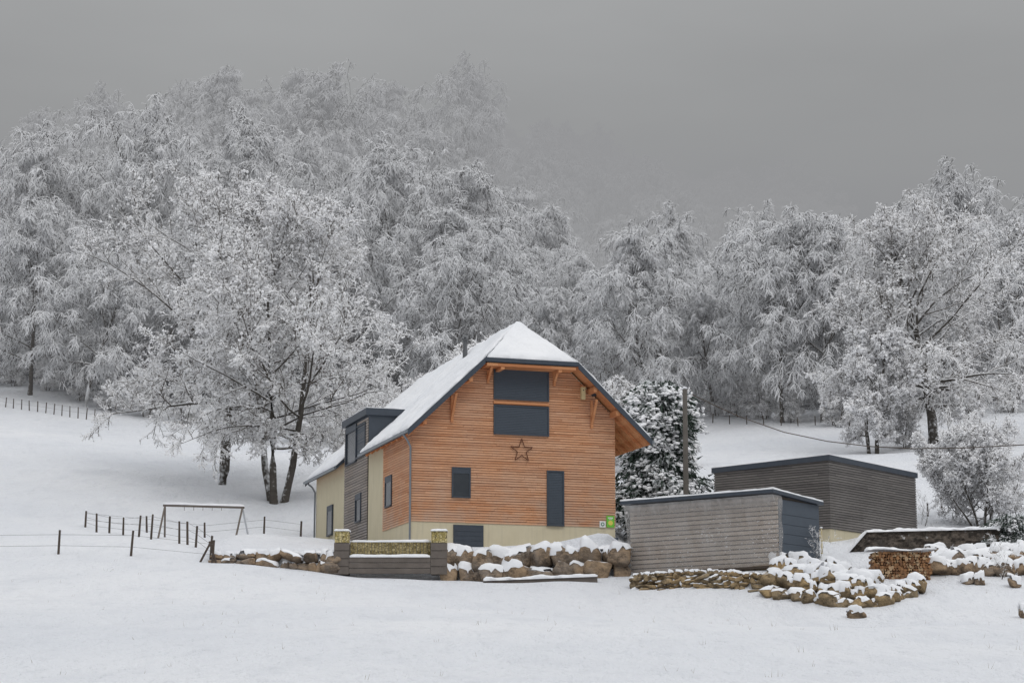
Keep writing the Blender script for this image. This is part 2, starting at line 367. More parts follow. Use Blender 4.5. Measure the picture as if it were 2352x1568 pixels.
# ---------------------------------------------------------------- trees
def sample(Pp,R,idx,t):
    K=Pp.shape[1]; f=t*(K-1); i=np.minimum(f.astype(int),K-2); w=(f-i)
    return Pp[idx,i]*(1-w)[:,None]+Pp[idx,i+1]*w[:,None], nrm(Pp[idx,i+1]-Pp[idx,i]), R[idx,i]*(1-w)+R[idx,i+1]*w
def march(rg,pos,d,L,K,grav,wig):
    out=[pos]; seg=(L/(K-1))[:,None]
    for k in range(K-1):
        d=nrm(d+rg.normal(0,wig,d.shape)+np.array([0,0,-1])*grav*((k+1)/K)); pos=pos+d*seg; out.append(pos)
    return np.stack(out,1)
def grow(rg,Pp,R,n,t0,t1,ang,asd,L,K,grav,wig,rf,rcap,rend,bias=(0,0,0)):
    N=len(Pp); idx=np.repeat(np.arange(N),n); t=t0+(t1-t0)*((np.tile(np.arange(n),N)+rg.random(N*n))/n)
    pos,tan,r=sample(Pp,R,idx,t)
    perp=nrm(np.cross(tan,rg.normal(size=tan.shape))); a=np.radians(rg.normal(ang,asd,N*n))[:,None]
    d=nrm(np.cos(a)*tan+np.sin(a)*perp+np.array(bias))
    plen=np.linalg.norm(np.diff(Pp,axis=1),axis=-1).sum(1)[idx]
    Ln=(plen*L if L>0 else np.full(N*n,-L))*(1.15-.55*t)*rg.uniform(.65,1.3,N*n)
    C=march(rg,pos,d,Ln,K,grav,wig); r0=np.minimum(r*rf,rcap); Rr=r0[:,None]+(rend-r0)[:,None]*np.linspace(0,1,K)[None]
    return C,np.maximum(Rr,rend)
def tubes(Pp,R,s,base):
    N,K,_=Pp.shape; T=nrm(np.gradient(Pp,axis=1)); up=np.array([0,0,1.])
    sd=np.cross(T,up); ln=np.linalg.norm(sd,axis=-1,keepdims=True); sd=np.where(ln<.1,np.array([1.,0,0]),sd/(ln+1e-9)); u2=np.cross(sd,T)
    an=np.pi/2+2*np.pi*np.arange(s)/s
    V=Pp[:,:,None]+R[:,:,None,None]*(np.cos(an)[None,None,:,None]*sd[:,:,None]+np.sin(an)[None,None,:,None]*u2[:,:,None])
    I=np.arange(N*K*s).reshape(N,K,s)+base; J=np.roll(I,-1,axis=2)
    Qd=np.stack([I[:,:-1],J[:,:-1],J[:,1:],I[:,1:]],-1).reshape(-1,4)
    return V.reshape(-1,3),Qd
OV=np.array([[1,0,0],[-1,0,0],[0,1,0],[0,-1,0],[0,0,1],[0,0,-1]],float); OF=np.array([[0,2,4],[2,1,4],[1,3,4],[3,0,4],[2,0,5],[1,2,5],[3,1,5],[0,3,5]])
def clumps(rg,C,size,base):
    n=len(C); sz=size*rg.uniform(.5,1.4,(n,1,1))*rg.uniform(.6,1.4,(n,1,3)); V=C[:,None]+OV[None]*sz
    return V.reshape(-1,3),(OF[None]+(np.arange(n)*6)[:,None,None]+base).reshape(-1,3)
def tree_meshes(name,seed,h,rc,z0,tr,stems=1,n=(26,9,8,7),a1=(72,22),grav=(.05,.12,.22,.3),r4=.028,l4=.55,clump=0,ctr=(0,0),twmat=None,spread=.1,lf=(.42,.42),tt=(.18,.97),top=.88,csize=.1,rl=.2,K4=3,up2=.12,lim=(.75,1.0),r2c=.06):
    rg=np.random.default_rng(seed)
    az=rg.random()*6.28+np.arange(stems)*2*np.pi/stems; d=np.stack([np.cos(az)*spread*(stems>1)+rg.normal(0,.03,stems),np.sin(az)*spread*(stems>1)+rg.normal(0,.03,stems),np.ones(stems)],-1)
    base=np.stack([np.cos(az)*tr*1.3*(stems>1),np.sin(az)*tr*1.3*(stems>1),np.full(stems,-.6)],-1)
    T0=march(rg,base,nrm(d),rg.uniform(top-.06,top+.02,stems)*h+.6,12,-.02,.055)
    R0=np.tile(tr*np.array([1.45,1.0]+list(np.linspace(.93,.12,10)))[None],(stems,1))
    n1=n[0]; idx=np.tile(np.arange(stems),n1//stems+1)[:n1]; t=tt[0]+(tt[1]-tt[0])*(np.arange(n1)+rg.random(n1))/n1
    pos,tan,r=sample(T0,R0,idx,t); aza=np.arange(n1)*2.399+rg.normal(0,.3,n1); ph=np.radians(a1[0]+(a1[1]-a1[0])*(t-tt[0])/(tt[1]-tt[0])+rg.normal(0,7,n1))
    d1=np.stack([np.cos(aza)*np.sin(ph),np.sin(aza)*np.sin(ph),np.cos(ph)],-1)
    zc,hz=(z0+h)/2,(h-z0)/2; o=(pos-np.array([ctr[0],ctr[1],zc]))/np.array([rc,rc,hz]); dd=d1/np.array([rc,rc,hz])
    a=(dd**2).sum(1); b=(o*dd).sum(1); c=(o**2).sum(1)-1; disc=np.maximum(b*b-a*c,0); L1=np.clip((-b+np.sqrt(disc))/a,1.0,rc*1.9)*rg.uniform(lim[0],lim[1],n1)
    C1=march(rg,pos,d1,L1,8,grav[0],.11); r1=np.minimum(r*.55,rl*tr/.35); R1=r1[:,None]*np.linspace(1,.16,8)[None]
    C2,R2=grow(rg,C1,R1,n[1],.12,1,46,13,lf[0],6,grav[1],.13,.7,r2c,r4,(0,0,up2))
    C3,R3=grow(rg,C2,R2,n[2],.08,1,48,14,lf[1],4,grav[2],.15,.8,.04,r4,(0,0,.05))
    C4,R4=grow(rg,C3,R3,n[3],.05,1,50,18,-l4,K4,grav[3],.2,1,r4*1.1,r4*.5)
    v0,q0=tubes(T0,R0,9,0); v1,q1=tubes(C1,R1,6,len(v0)); tm=mesh_np(name+'_trunk',np.r_[v0,v1],np.r_[q0,q1]); tm.materials.append(MB_TR)
    va,qa=tubes(C2,R2,4,0); vb,qb=tubes(C3,R3,3,len(va)); vc,qc=tubes(C4,R4,3,len(va)+len(vb)); V=np.r_[va,vb,vc]; q=np.r_[qa,qb,qc]; tr_=None;mi=None
    if clump:
        e=np.r_[C3[:,-1],C3[:,2],C4[:,-1],C4[:,1]]; e=e[rg.random(len(e))<clump]; vd,tr_=clumps(rg,e,csize,len(V)); V=np.r_[V,vd]; mi=np.r_[np.zeros(len(q)),np.ones(len(tr_))]
    cm=mesh_np(name+'_crown',V,q,tr_,mi,smooth=False); cm.materials.append(twmat or MB_TW); cm.materials.append(MB_CLUMP)
    return tm,cm
def put_tree(ms,x,y,label,cat='tree',name='snowy_tree',group=None,s=1,rot=0,sink=0.1,sz=None):
    e=thing(name,(x,y,gz(x,y)-sink),label,cat,rot,group); e.scale=(s,s,sz or s)
    child(e,'trunk',ms[0],[]); child(e,'crown',ms[1],[]); return e
def Xu(u,Y,v=1100): return P(u,v,Y)[0]
hA=tree_meshes('walnut_a',12,21.3,9.2,3.0,.36,1,(40,9,9,8),(88,10),(.06,.08,.10,.08),.021,.46,.26,(-1.6,0),MB_HERO,csize=.07,rl=.13,lim=(.92,1.0),up2=.2,tt=(.26,.97),r2c=.055)
put_tree(hA,Xu(508,142),142,'big bare deciduous tree with thick straight trunk, snow on every twig','tree','bare_tree',rot=0)
hB=tree_meshes('walnut_b',23,18.6,8.5,3.0,.23,3,(48,9,9,8),(84,12),(.06,.08,.10,.08),.021,.44,.26,(.9,0),MB_HERO,spread=.16,csize=.068,rl=.14,lim=(.92,1.0),up2=.2,tt=(.24,.97),r2c=.055)
put_tree(hB,Xu(636,131),131,'large spreading tree with several stems, twigs tipped with snow clumps','tree','bare_tree',rot=0)
hC=tree_meshes('oak',37,18.2,8.8,3.2,.38,1,(34,10,8,8),(88,16),(.07,.16,.22,.22),.023,.52,.17,(.9,0),MB_HERO,lf=(.45,.42),csize=.075,rl=.22,lim=(.9,1.0),r2c=.075,tt=(.24,.95),top=.84)
put_tree(hC,Xu(2145,156),156,'tall bare tree with dark gnarled limbs under heavy snow','tree','bare_tree',rot=.0)
hD=tree_meshes('plum',41,9.6,3.9,1.4,.16,2,(26,8,8,8),(80,20),(.05,.15,.25,.25),.025,.42,.30,(0,0),MB_HERO,csize=.08)
put_tree(hD,Xu(2008,153),153,'small rounded tree thickly loaded with snow at the meadow edge','tree','bare_tree')
hE=tree_meshes('bush',43,5.7,2.7,.1,.06,6,(60,8,8,6),(60,10),(.05,.1,.1,.1),.016,.28,.42,(0,0),MB_HERO,spread=.42,csize=.042)
put_tree(hE,Xu(2250,109),109,'bare multi-stemmed bush dusted with snow','bush','bare_bush')
FV=[]
for k in range(6):
    hh=[22,20,24,19,22,20][k]; rr=[6.6,7.2,6.3,5.3,7.4,5.7][k]
    FV.append(tree_meshes('wood%d'%k,100+k,hh,rr,hh*[.14,.18,.12,.22,.16,.10][k],.22,1,(26,9,8,8),([56,62,50,58,60,46][k],8),(.13,.60,.85,1.2),.034,.9,.0,(0,0),MB_TW,lf=(.48,.40),tt=(.18,.98),top=.92,rl=.15,lim=(.84,1)))
SM=[tree_meshes('scrub%d'%k,200+k,7,2.9,.4,.1,2+k,(26,7,7,6),(70,16),(.1,.25,.35,.35),.030,.48,.18,(0,0),MB_HERO,spread=.2,csize=.075) for k in range(2)]
rg=random.Random(5); cnt=0
lab=['frosted deciduous tree with drooping snowy branches on the wooded slope','slender snow-laden tree standing in the hillside wood','tall bare tree white with rime on the wooded slope']
def maxY(u): return np.interp(u,[0,1080,1200,1340],[318,318,262,228])
Y=199.0; row=0
while Y<318:
    dxs=9.2 if Y<240 else 10.2; halfw=(1176+130)/F*Y
    x=-halfw+(row%2)*dxs*.5
    while x<halfw:
        xx=x+rg.uniform(-2.4,2.4); yy=Y+rg.uniform(-2.5,2.5); u=xx/yy*F+1176; k=rg.randrange(6); s=rg.uniform(.82,1.16); r_=rg.uniform(0,6.28); zf=rg.uniform(.90,1.1)
        if edgeY(u)+3<yy<maxY(u):
            if 1230<u<1760: s*=.74
            elif u>=1760: s*=.82
            put_tree(FV[k],xx,yy,lab[cnt%3],'tree','forest_tree','snow-laden trees of the hillside wood',s,r_,.3,s*zf); cnt+=1
        x+=dxs
    Y+=9.2+ (Y-199)*.03; row+=1
for i in range(46):
    yy=rg.uniform(345,440); u=rg.uniform(1040,1960); xx=Xu(u,yy)
    put_tree(FV[rg.randrange(6)],xx,yy,'faint frosted tree fading into the low cloud','tree','forest_tree','snow-laden trees of the hillside wood',rg.uniform(.9,1.15),rg.uniform(0,6.28),.3)
for i in range(30):
    yy=285+55*(i%3)/2+rg.uniform(-8,8); u=1215+20*i+rg.uniform(-10,10); xx=Xu(u,yy)
    put_tree(FV[rg.randrange(6)],xx,yy,'misty frosted tree on the foggy slope','tree','forest_tree','snow-laden trees of the hillside wood',rg.uniform(.75,.92),rg.uniform(0,6.28),.3)
for (u,Y,k,s) in [(1490,186,0,.82),(1800,184,4,.86),(1895,183,1,.92),(2310,182,1,.85),(2060,186,2,.74),(60,200,1,.95),(190,196,3,.85),(1640,190,3,.66)]:
    put_tree(FV[k],Xu(u,Y),Y,'tall rime-covered tree at the edge of the wood','tree','forest_tree','snow-laden trees of the hillside wood',s,rg.uniform(0,6))
for (u,Y,k,s) in [(960,150,0,.95),(1010,158,1,.9),(1120,165,0,1.35),(1370,140,1,.95),(1440,148,0,.9),(1530,142,1,.8),(1300,168,1,.9),(870,170,0,.8),(330,194,0,.7),(250,196,1,.55),(180,199,0,.55),(420,192,1,.6),(1700,190,0,.6),(1760,188,1,.6),(1820,184,0,.45),(1650,192,1,.5),(1930,178,1,.55),(2230,176,0,.5),(2330,178,1,.55),(100,203,1,.5),(20,206,0,.5),(700,182,1,.8),(800,178,0,.8),(2080,157,0,.5)]:
    put_tree(SM[k],Xu(u,Y),Y,'low snow-covered scrub tree at the meadow margin','shrub','snowy_shrub','snowy shrubs along the meadow margin',s,rg.uniform(0,6),.2)
# ---------------------------------------------------------------- conifer beside the house
def conifer(name,seed,h,r,n,blades,bl,snow_n,ss_):
    rg=np.random.default_rng(seed); t=rg.random(n)**.8; z=t*h; rad=r*np.sqrt(np.clip(1-(t*.97)**2.2,0,1))*(.8+.25*np.sin(t*9))*rg.uniform(.4,1.3,n); az=rg.random(n)*6.283
    rad*=1+.28*np.sin(az*5+t*7)
    C=np.stack([rad*np.cos(az),rad*np.sin(az),z],-1)
    c=np.repeat(C,blades,0)+rg.normal(0,bl*.5,(n*blades,3)); out=nrm(c*np.array([1,1,0])+1e-6)
    d=nrm(out*rg.uniform(.2,1,(len(c),1))+np.array([0,0,-.6])+rg.normal(0,.35,c.shape)); sd=nrm(np.cross(d,rg.normal(size=d.shape)))
    V=np.stack([c-sd*bl*.16,c+sd*bl*.16,c+d*bl],1).reshape(-1,3); T=np.arange(len(V)).reshape(-1,3)
    sel=np.array([mnoise.noise(Vector(q)*1.1) for q in C])>-.22; sel=sel&(rg.random(n)<snow_n)
    k=C[sel]; o=nrm(k*np.array([1,1,0])); k=k+o*bl*.25+np.array([0,0,bl*.35]); m=8
    st=rg.uniform(0,1,(len(k)*m,1)); k=np.repeat(k,m,0)+rg.normal(0,1,(len(k)*m,3))*np.array([1,1,.4])*ss_*.8+(np.repeat(o,m,0)+np.array([0,0,-.7]))*st*ss_*4; sz=ss_*rg.uniform(.25,.85,(len(k),1,1))*rg.uniform(.6,1.3,(len(k),1,3))*np.array([1,1,.6])
    Vi,Fi=ICO2; q=1+.18*rg.normal(size=(len(k),len(Vi),1)); Vs=(k[:,None]+Vi[None]*sz*q).reshape(-1,3); Fs=(np.array(Fi)[None]+(np.arange(len(k))*len(Vi))[:,None,None]+len(V)).reshape(-1,3)
    cm=mesh_np(name,np.r_[V,Vs],None,np.r_[T,Fs],np.r_[np.zeros(len(T)),np.ones(len(Fs))],False); cm.materials.append(M_LEAF); cm.materials.append(MB_CLUMP)
    return cm
X=Xu(1512,114); e=thing('conifer',(X,114,gz(X,114)),'dark green conifer with lumps of snow beside the house','tree')
mb=MB(); mb.tube((0,0,-.5),(0,0,7.2),.2,.05); child(e,'trunk',mb.mesh('trunk'),[M_POST]); child(e,'crown',conifer('crown',3,7.8,2.05,1300,24,.40,.85,.175),[])
X=Xu(2330,98); e=thing('hedge',(X,98,gz(X,98)-.1),'dark evergreen hedge topped with snow','hedge')
child(e,'foliage',conifer('foliage',5,1.5,1.6,500,26,.16,.3,.09),[])
# ---------------------------------------------------------------- HOUSE
H=thing('chalet_house',tuple(C0),'larch-clad house with snowy half-hipped roof and beige base','house',AL)
WX=10.2; LY=20.3; E=-.49; EZ=5.41; SL=.95; RX=5.64; ER=11.77; RZ=EZ+SL*(RX-E); HZ=9.0; YB=LY+.7
HLx=E+(HZ-EZ)/SL; HRx=ER-(HZ-EZ)/SL; YF=-1.0; YR=1.3; YRb=YB-2.3
def rz(x): return EZ+SL*(x-E) if x<RX else EZ+SL*(ER-x)
mb=MB(); prof=[(0,-2.5),(WX,-2.5),(WX,rz(WX)-.3),(HRx,8.68),(HLx,8.68),(0,rz(0)-.3)]
mb.prism([(x,0,z) for x,z in prof],(0,LY,0)); child(H,'wall',mb.mesh('wall'),[M_PL],'beige rendered wall and base')
mb=MB(); z=1.2; q=random.Random(8); SW=.093
while z<8.6:
    zt_=z+SW; xl=max(-.03,E+(zt_+.32-EZ)/SL); xr=min(WX+.02,ER-(zt_+.32-EZ)/SL)
    if xr-xl>.3:
        x=xl
        while x<xr-.01:
            x2=min(xr,x+q.uniform(2.2,4.2))
            if xr-x2<.5: x2=xr
            dz=q.uniform(-.006,.006); mb.box(x+.004,x2-.004,-.034-q.uniform(0,.008),-.012,z+dz,zt_+dz); x=x2
    z+=PI
bk=[(0,1.2),(WX,1.2),(WX,rz(WX)-.32),(HRx-.05,8.66),(HLx+.05,8.66),(0,rz(0)-.32)]
c=child(H,'cladding',mb.mesh('cladding'),[M_OR],'horizontal orange larch slats')
mb=MB(); mb.prism([(x,-.011,z) for x,z in bk],(0,.008,0)); child(c,'backing',mb.mesh('backing'),[M_BACK])
mb=MB(); z=1.2
while z<rz(0)-.4: mb.box(-.042,-.012,-.03,5.3,z,z+SW); z+=PI
mb.box(-.011,-.002,0,5.28,1.2,rz(0)-.35,1); child(H,'side_cladding',mb.mesh('side_cladding'),[M_OR,M_BACK],'orange larch slats on the long wall')
mb=MB(); z=0.2
while z<7.3: mb.box(-.062,-.032,8.4,13.4,z,z+.102); z+=.14
mb.box(-.031,-.004,8.4,13.4,.2,7.3,1)
child(H,'bay_cladding',mb.mesh('bay_cladding'),[M_GR2,M_BACKG],'weathered grey slats of the dormer bay')
def slab(poly,m,th=.2): m.prism(poly,(0,0,-th),0,1)
mb=MB()
yA,yC=8.32,13.48; DX=2.0
slab([(E,YF,EZ),(E,yA,EZ),(RX,yA,RZ),(RX,YR,RZ),(HLx,YF,HZ)][::-1],mb)
slab([(DX,yA,rz(DX)),(DX,yC,rz(DX)),(RX,yC,RZ),(RX,yA,RZ)][::-1],mb)
slab([(E,yC,EZ),(E,YB,EZ),(HLx,YB,HZ),(RX,YRb,RZ),(RX,yC,RZ)][::-1],mb)
slab([(ER,YF,EZ),(HRx,YF,HZ),(RX,YR,RZ),(RX,YRb,RZ),(HRx,YB,HZ),(ER,YB,EZ)][::-1],mb)
slab([(HLx,YF,HZ),(RX,YR,RZ),(HRx,YF,HZ)][::-1],mb)
slab([(HLx,YB,HZ),(RX,YRb,RZ),(HRx,YB,HZ)],mb)
roof=child(H,'roof',mb.mesh('roof'),[M_TRIM,M_SOF],'dark metal roof with orange soffit boards')
mb=MB()
def left(y0f,y1f,x0,x1):
    def fn(a,b):
        x=x0+(x1-x0)*a; y=y0f(x)+(y1f(x)-y0f(x))*b; return (x,y,rz(x)+.012)
    return fn
yfl=lambda x: YF+.02 if x<HLx else YF+.02+(YR-YF)*(x-HLx)/(RX-HLx)
ybl=lambda x: YB if x<HLx else YB-(YB-YRb)*(x-HLx)/(RX-HLx)
yfr=lambda x: YF+.02 if x>HRx else YF+.02+(YR-YF)*(HRx-x)/(HRx-RX)
ybr=lambda x: YB if x>HRx else YB-(YB-YRb)*(HRx-x)/(HRx-RX)
mb.cap(left(yfl,lambda x:yA,E+.02,RX-.05),40,60,.15,.7,1,0,.10)
mb.cap(left(lambda x:yA,lambda x:yC,DX+.02,RX-.05),24,30,.15,.65,2,0,.07)
mb.cap(left(lambda x:yC,ybl,E+.02,RX-.05),30,36,.15,.65,3,0,.07)
mb.cap(left(yfr,ybr,RX+.05,ER-.02),30,80,.16,.6,4,0,.07)
def hip(a,b):
    y=YF+.02+(YR-YF-.02)*a; z=HZ+(RZ-HZ)*a; xl=HLx+.08+(RX-HLx-.08)*a; xr=HRx-.08-(HRx-RX-.08)*a
    return (xl+(xr-xl)*b,y-.05,z+.012)
mb.cap(hip,16,26,.14,.6,5,0,.09)
child(roof,'snow_layer',mb.mesh('snow_layer'),[MS],'thick snow on the roof')
def fas(x0,z0,x1,z1,y,hh=.30):
    mb=MB(); mb.prism([(x0,y,z0+.02),(x1,y,z1+.02),(x1,y,z1-hh),(x0,y,z0-hh)],(0,-.05,0)); child(roof,'fascia',mb.mesh('fascia'),[M_TRIM])
fas(E,EZ,HLx-.003,HZ,YF-.003); fas(HRx+.003,HZ,ER,EZ,YF-.003); fas(E,EZ,HLx,HZ,YB+.06)
fas(HLx,HZ-.0,HRx,HZ-.0,YF-.006,.17)
mb=MB(); mb.box(HLx+.1,HRx-.1,YF+.02,-.05,HZ-.36,HZ-.225); child(roof,'hip_beam',mb.mesh('hip_beam'),[M_SOF])
rf=[]
for y in np.arange(-.8,20.5,1.0): rf.append(((WX+.03,y,rz(WX+.03)-.31),(ER-.1,y,rz(ER-.1)-.31)))
for y in np.arange(-.8,8.2,1.0): rf.append(((-.05,y,rz(-.05)-.29),(E+.05,y,rz(E+.05)-.29)))
for a,b in rf:
    mb=MB(); mb.beam(a,b,.1,.15); child(roof,'rafter',mb.mesh('rafter'),[M_SOF])
for x in (.35,2.6,RX-1.45,RX+1.45,8.9,10.05):
    mb=MB(); mb.box(x-.09,x+.09,YF+.06,-.045,min(rz(x),HZ)-.5,min(rz(x),HZ)-.24); child(roof,'purlin',mb.mesh('purlin'),[M_SOF])
for (u,v) in [(1037,962),(1120,874),(1272,880),(1358,977)]:
    x,z=on_gable(u,v); top=min(rz(x)-.45,HZ-.45)
    mb=MB(); mb.beam((x,-.05,z),(x,-.8,min(z+1.15,top+.25)),.11,.11); mb.box(x-.06,x+.06,-.13,-.045,z-.15,min(z+1.2,top)); child(H,'brace',mb.mesh('brace'),[M_SOF])
for (p,q2) in (((E-.06,YF,EZ-.1),(E-.06,yA,EZ-.12)),((E-.06,yC,EZ-.12),(E-.06,YB,EZ-.1)),((ER+.06,YF,EZ-.1),(ER+.06,YB,EZ-.1))):
    mb=MB(); mb.tube(p,q2,.075,.075,10); child(roof,'gutter',mb.mesh('gutter'),[M_ZN])
mb=MB(); mb.path([(E-.06,-.3,EZ-.14),(-.30,-.2,5.0),(-.12,-.12,4.7),(-.12,-.12,-.3)],.05,10); child(H,'downpipe',mb.mesh('downpipe'),[M_ZN])
mb=MB(); mb.path([(E-.06,LY+.1,EZ-.14),(-.25,LY,5.0),(-.1,LY-.1,4.7),(-.1,LY-.1,-.3)],.05,10); child(H,'downpipe',mb.mesh('downpipe'),[M_ZN])
mb=MB(); mb.box(-.003,DX,8.38,13.42,5.2,7.42); mb.box(-.2,DX+.12,8.25,13.55,7.42,7.78); d=child(H,'dormer',mb.mesh('dormer'),[M_TRIM],'flat-roofed dormer with anthracite cheeks')
mb=MB(); mb.cap(lambda a,b:(-.17+(DX+.3)*a,8.28+5.24*b,7.782),8,16,.07,.4,9); child(d,'snow_layer',mb.mesh('snow_layer'),[MS])
def window(kind,u0,u1,v0,v1,face='g',proud=.10,label=None):
    if face=='g': a0,z1=on_gable(u0,v0); a1,z0=on_gable(u1,v1); _,zz=on_gable(u0,v1); z0=(z0+zz)/2
    else: a1,z1=on_side(u0,v0); a0,z0=on_side(u1,v1); _,zz=on_side(u0,v1); z0=(z0+zz)/2
    if a1<a0: a0,a1=a1,a0
    def bx(m,a,b,d0,d1,z0_,z1_,mi=0):
        if face=='g': m.box(a,b,-d1,-d0,z0_,z1_,mi)
        else: m.box(-d1,-d0,a,b,z0_,z1_,mi)
    w=.07; m=MB()
    bx(m,a0,a0+w,.0,proud,z0,z1); bx(m,a1-w,a1,.0,proud,z0,z1); bx(m,a0+w,a1-w,.0,proud,z1-w,z1); bx(m,a0+w,a1-w,.0,proud+.03,z0,z0+w)
    if kind=='glass': bx(m,a0+w,a1-w,.0,proud-.01,z1-.3,z1-w-.002)
    win=child(H,'window',m.mesh('window'),[M_TRIM],label)
    m=MB()
    if kind=='shutter':
        z=z0+w
        while z<z1-w-.02:
            zt=min(z+.075,z1-w); bx(m,a0+w,a1-w,.05,.07,z,zt-.014); z+=.08
        bx(m,a0+w,a1-w,.035,.046,z0+w,z1-w); child(win,'shutter',m.mesh('shutter'),[M_SHUT])
    else:
        bx(m,a0+w,a1-w,.064,.07,z0+w,z1-.3); child(win,'glass',m.mesh('glass'),[M_GL])
    return a0,a1,z0,z1
window('shutter',1133,1260,840,920,label='wide upper window with closed grey roller shutter')
window('shutter',1133,1260,929,1000,label='wide window with closed grey roller shutter')
a0,z=on_gable(1133,924); a1,_=on_gable(1260,924); mb=MB(); mb.box(a0,a1,-.12,-.045,z-.06,z+.06); child(H,'transom',mb.mesh('transom'),[M_SOF])
window('glass',1037,1080,1072,1143,label='small window with dark frame')
window('shutter',1255,1295,1080,1208,label='tall narrow window with closed shutter')
window('glass',888,902,1096,1164,'s',.1)
window('glass',820,832,1136,1199,'s',.12)
window('glass',754,765,1163,1230,'s',.09)
window('glass',799,822,986,1066,'s',.14,label='tall dormer window')
window('shutter',822.5,842,980,1050,'s',.12,label='shuttered half of the dormer window')
x0,zt=on_gable(1041,1201); x1,_=on_gable(1110,1201)
mb=MB(); mb.box(x0,x1,-.05,.0,-.6,1.1)
for k in range(6): mb.box(x0+.06,x1-.06,-.062,-.052,-.3+k*.22,-.3+k*.22+.2)
child(H,'door',mb.mesh('door'),[M_TRIM],'anthracite basement door')
x0,zt=on_gable(1402,1234); mb=MB(); mb.box(x0,x0+.38,-.07,-.0,-.3,zt); child(H,'meter_box',mb.mesh('meter_box'),[M_TRIM])
cx,cz=on_gable(1197,1035); mb=MB(); pt=[]
for k in range(10):
    r=.58 if k%2==0 else .23; an=math.pi/2+k*math.pi/5; pt.append((cx+r*math.cos(an),-.1,cz+r*math.sin(an)))
for a,b in zip(pt,pt[1:]+pt[:1]): mb.tube(a,b,.019,.019,6)
s_=thing('star_ornament',tuple(C0),'rusty five-pointed star outline hung on the slatted wall','decoration',AL)
child(s_,'outline',mb.mesh('outline'),[M_RUST])
x,z=on_gable(1337,918); x2,z2=on_gable(1337,890); mb=MB(); mb.box(x-.1,x+.1,-.22,-.045,z,z2); mb.box(x-.13,x+.13,-.26,-.045,z2+.002,z2+.04,1); mb.tube((x,-.222,z2-.15),(x,-.225,z2-.15),.03,.03,10,2)
b_=thing('nesting_box',tuple(C0),'cream nesting box under the gable','bird box',AL); child(b_,'box',mb.mesh('box'),[M_CREAM,M_SOF,M_BACKG])
x,z=on_gable(1362,905); mb=MB(); mb.box(x-.1,x+.1,-.2,-.045,z-.1,z+.08); child(H,'floodlight',mb.mesh('floodlight'),[M_TRIM])
xa,za=on_gable(1392,1184); xb,zb=on_gable(1410,1211); mb=MB(); mb.box(xa,xb,-.075,-.05,zb,za); w=xb-xa; hh=za-zb
sg=thing('green_sign',tuple(C0),'green plaque with yellow emblem fixed to the slats','sign',AL); child(sg,'board',mb.mesh('board'),[M_GREEN])
mb=MB(); mb.tube((xa+w*.5,-.076,zb+hh*.38),(xa+w*.5,-.082,zb+hh*.38),w*.3,w*.3,16,0); mb.box(xa+w*.18,xb-w*.18,-.08,-.076,zb+hh*.78,zb+hh*.86,1); mb.box(xa+w*.28,xb-w*.28,-.08,-.076,zb+hh*.66,zb+hh*.71,1); child(sg,'emblem',mb.mesh('emblem'),[M_YEL,M_WHITE])
xa,za=on_gable(1376,1196); xb,zb=on_gable(1390,1211); mb=MB(); mb.box(xa,xb,-.075,-.05,zb,za); w=xb-xa
sg=thing('white_sign',tuple(C0),'small white plaque with round dark emblem on the slats','sign',AL); child(sg,'board',mb.mesh('board'),[M_WHITE])
mb=MB(); mb.tube(((xa+xb)/2,-.076,(za+zb)/2),((xa+xb)/2,-.082,(za+zb)/2),w*.3,w*.3,16,0);mb.tube(((xa+xb)/2,-.083,(za+zb)/2),((xa+xb)/2,-.086,(za+zb)/2),w*.16,w*.16,16,1); child(sg,'emblem',mb.mesh('emblem'),[M_DGR,M_WHITE])
mb=MB(); cx,cy=4.75,7.2; mb.tube((cx,cy,9.6),(cx,cy,11.35),.11,.11,14); mb.tube((cx,cy,9.9),(cx,cy,10.85),.13,.13,14); mb.tube((cx,cy,11.35),(cx,cy,11.42),.17,.17,14); mb.tube((cx,cy,11.5),(cx,cy,11.62),.19,.12,14); mb.tube((cx,cy,11.4),(cx,cy,11.52),.06,.06,8)
child(roof,'chimney',mb.mesh('chimney'),[m_plain('flue_metal',(.13,.135,.14),.35,.2,.5,.3)],'slim metal flue pipe')
# ---------------------------------------------------------------- shed with plastic
BE=math.radians(52); N_=P(1790,1297,92); SA=thing('plastic_covered_shed',N_,'flat-roofed shed wrapped in snow-flecked plastic with grey garage door','shed',BE)
LA=7.75; DA=3.45; zb=-.35
mb=MB(); mb.box(.04,DA,.04,LA,.02,2.98); child(SA,'wall',mb.mesh('wall'),[M_BACKL])
mb=MB(); mb.box(-.02,DA-.05,.05,LA,-1.3,.015); child(SA,'base',mb.mesh('base'),[M_YS],'rough stone footing')
mb=MB(); z=0.0; q=random.Random(4)
while z<2.85: mb.box(-.03-q.uniform(0,.02),.036,.0,LA,z+q.uniform(0,.01),z+.152); z+=.20
child(SA,'cladding',mb.mesh('cladding'),[M_BRD],'tan-grey boards behind the plastic')
mb=MB(); n1,n2=90,30; vs=[];fs=[]
def bot(y): return .02-.1*y/LA+.05*math.sin(y*2.3)
def xof(b): return -.58+.50*b**.5
for i in range(n1+1):
    for j in range(n2+1):
        a=i/n1; b=j/n2; y=-.08+a*(LA+.12); z=3.0-(3.0-bot(y))*b; x=xof(b); q=Vector((y*1.1,z*.5,0))
        x+=.07*mnoise.noise(q*1.6)*math.sin(math.pi*min(1,b*1.2))+.016*math.sin(y*6+z*2.5+4*mnoise.noise(q))+.02*mnoise.noise(q*6)
        vs.append((x,y+.05*mnoise.noise(q*3),z))
for i in range(n1):
    for j in range(n2): fs.append((i*(n2+1)+j,(i+1)*(n2+1)+j,(i+1)*(n2+1)+j+1,i*(n2+1)+j+1))
mb.add(vs,fs,0,True)
vs=[];fs=[]
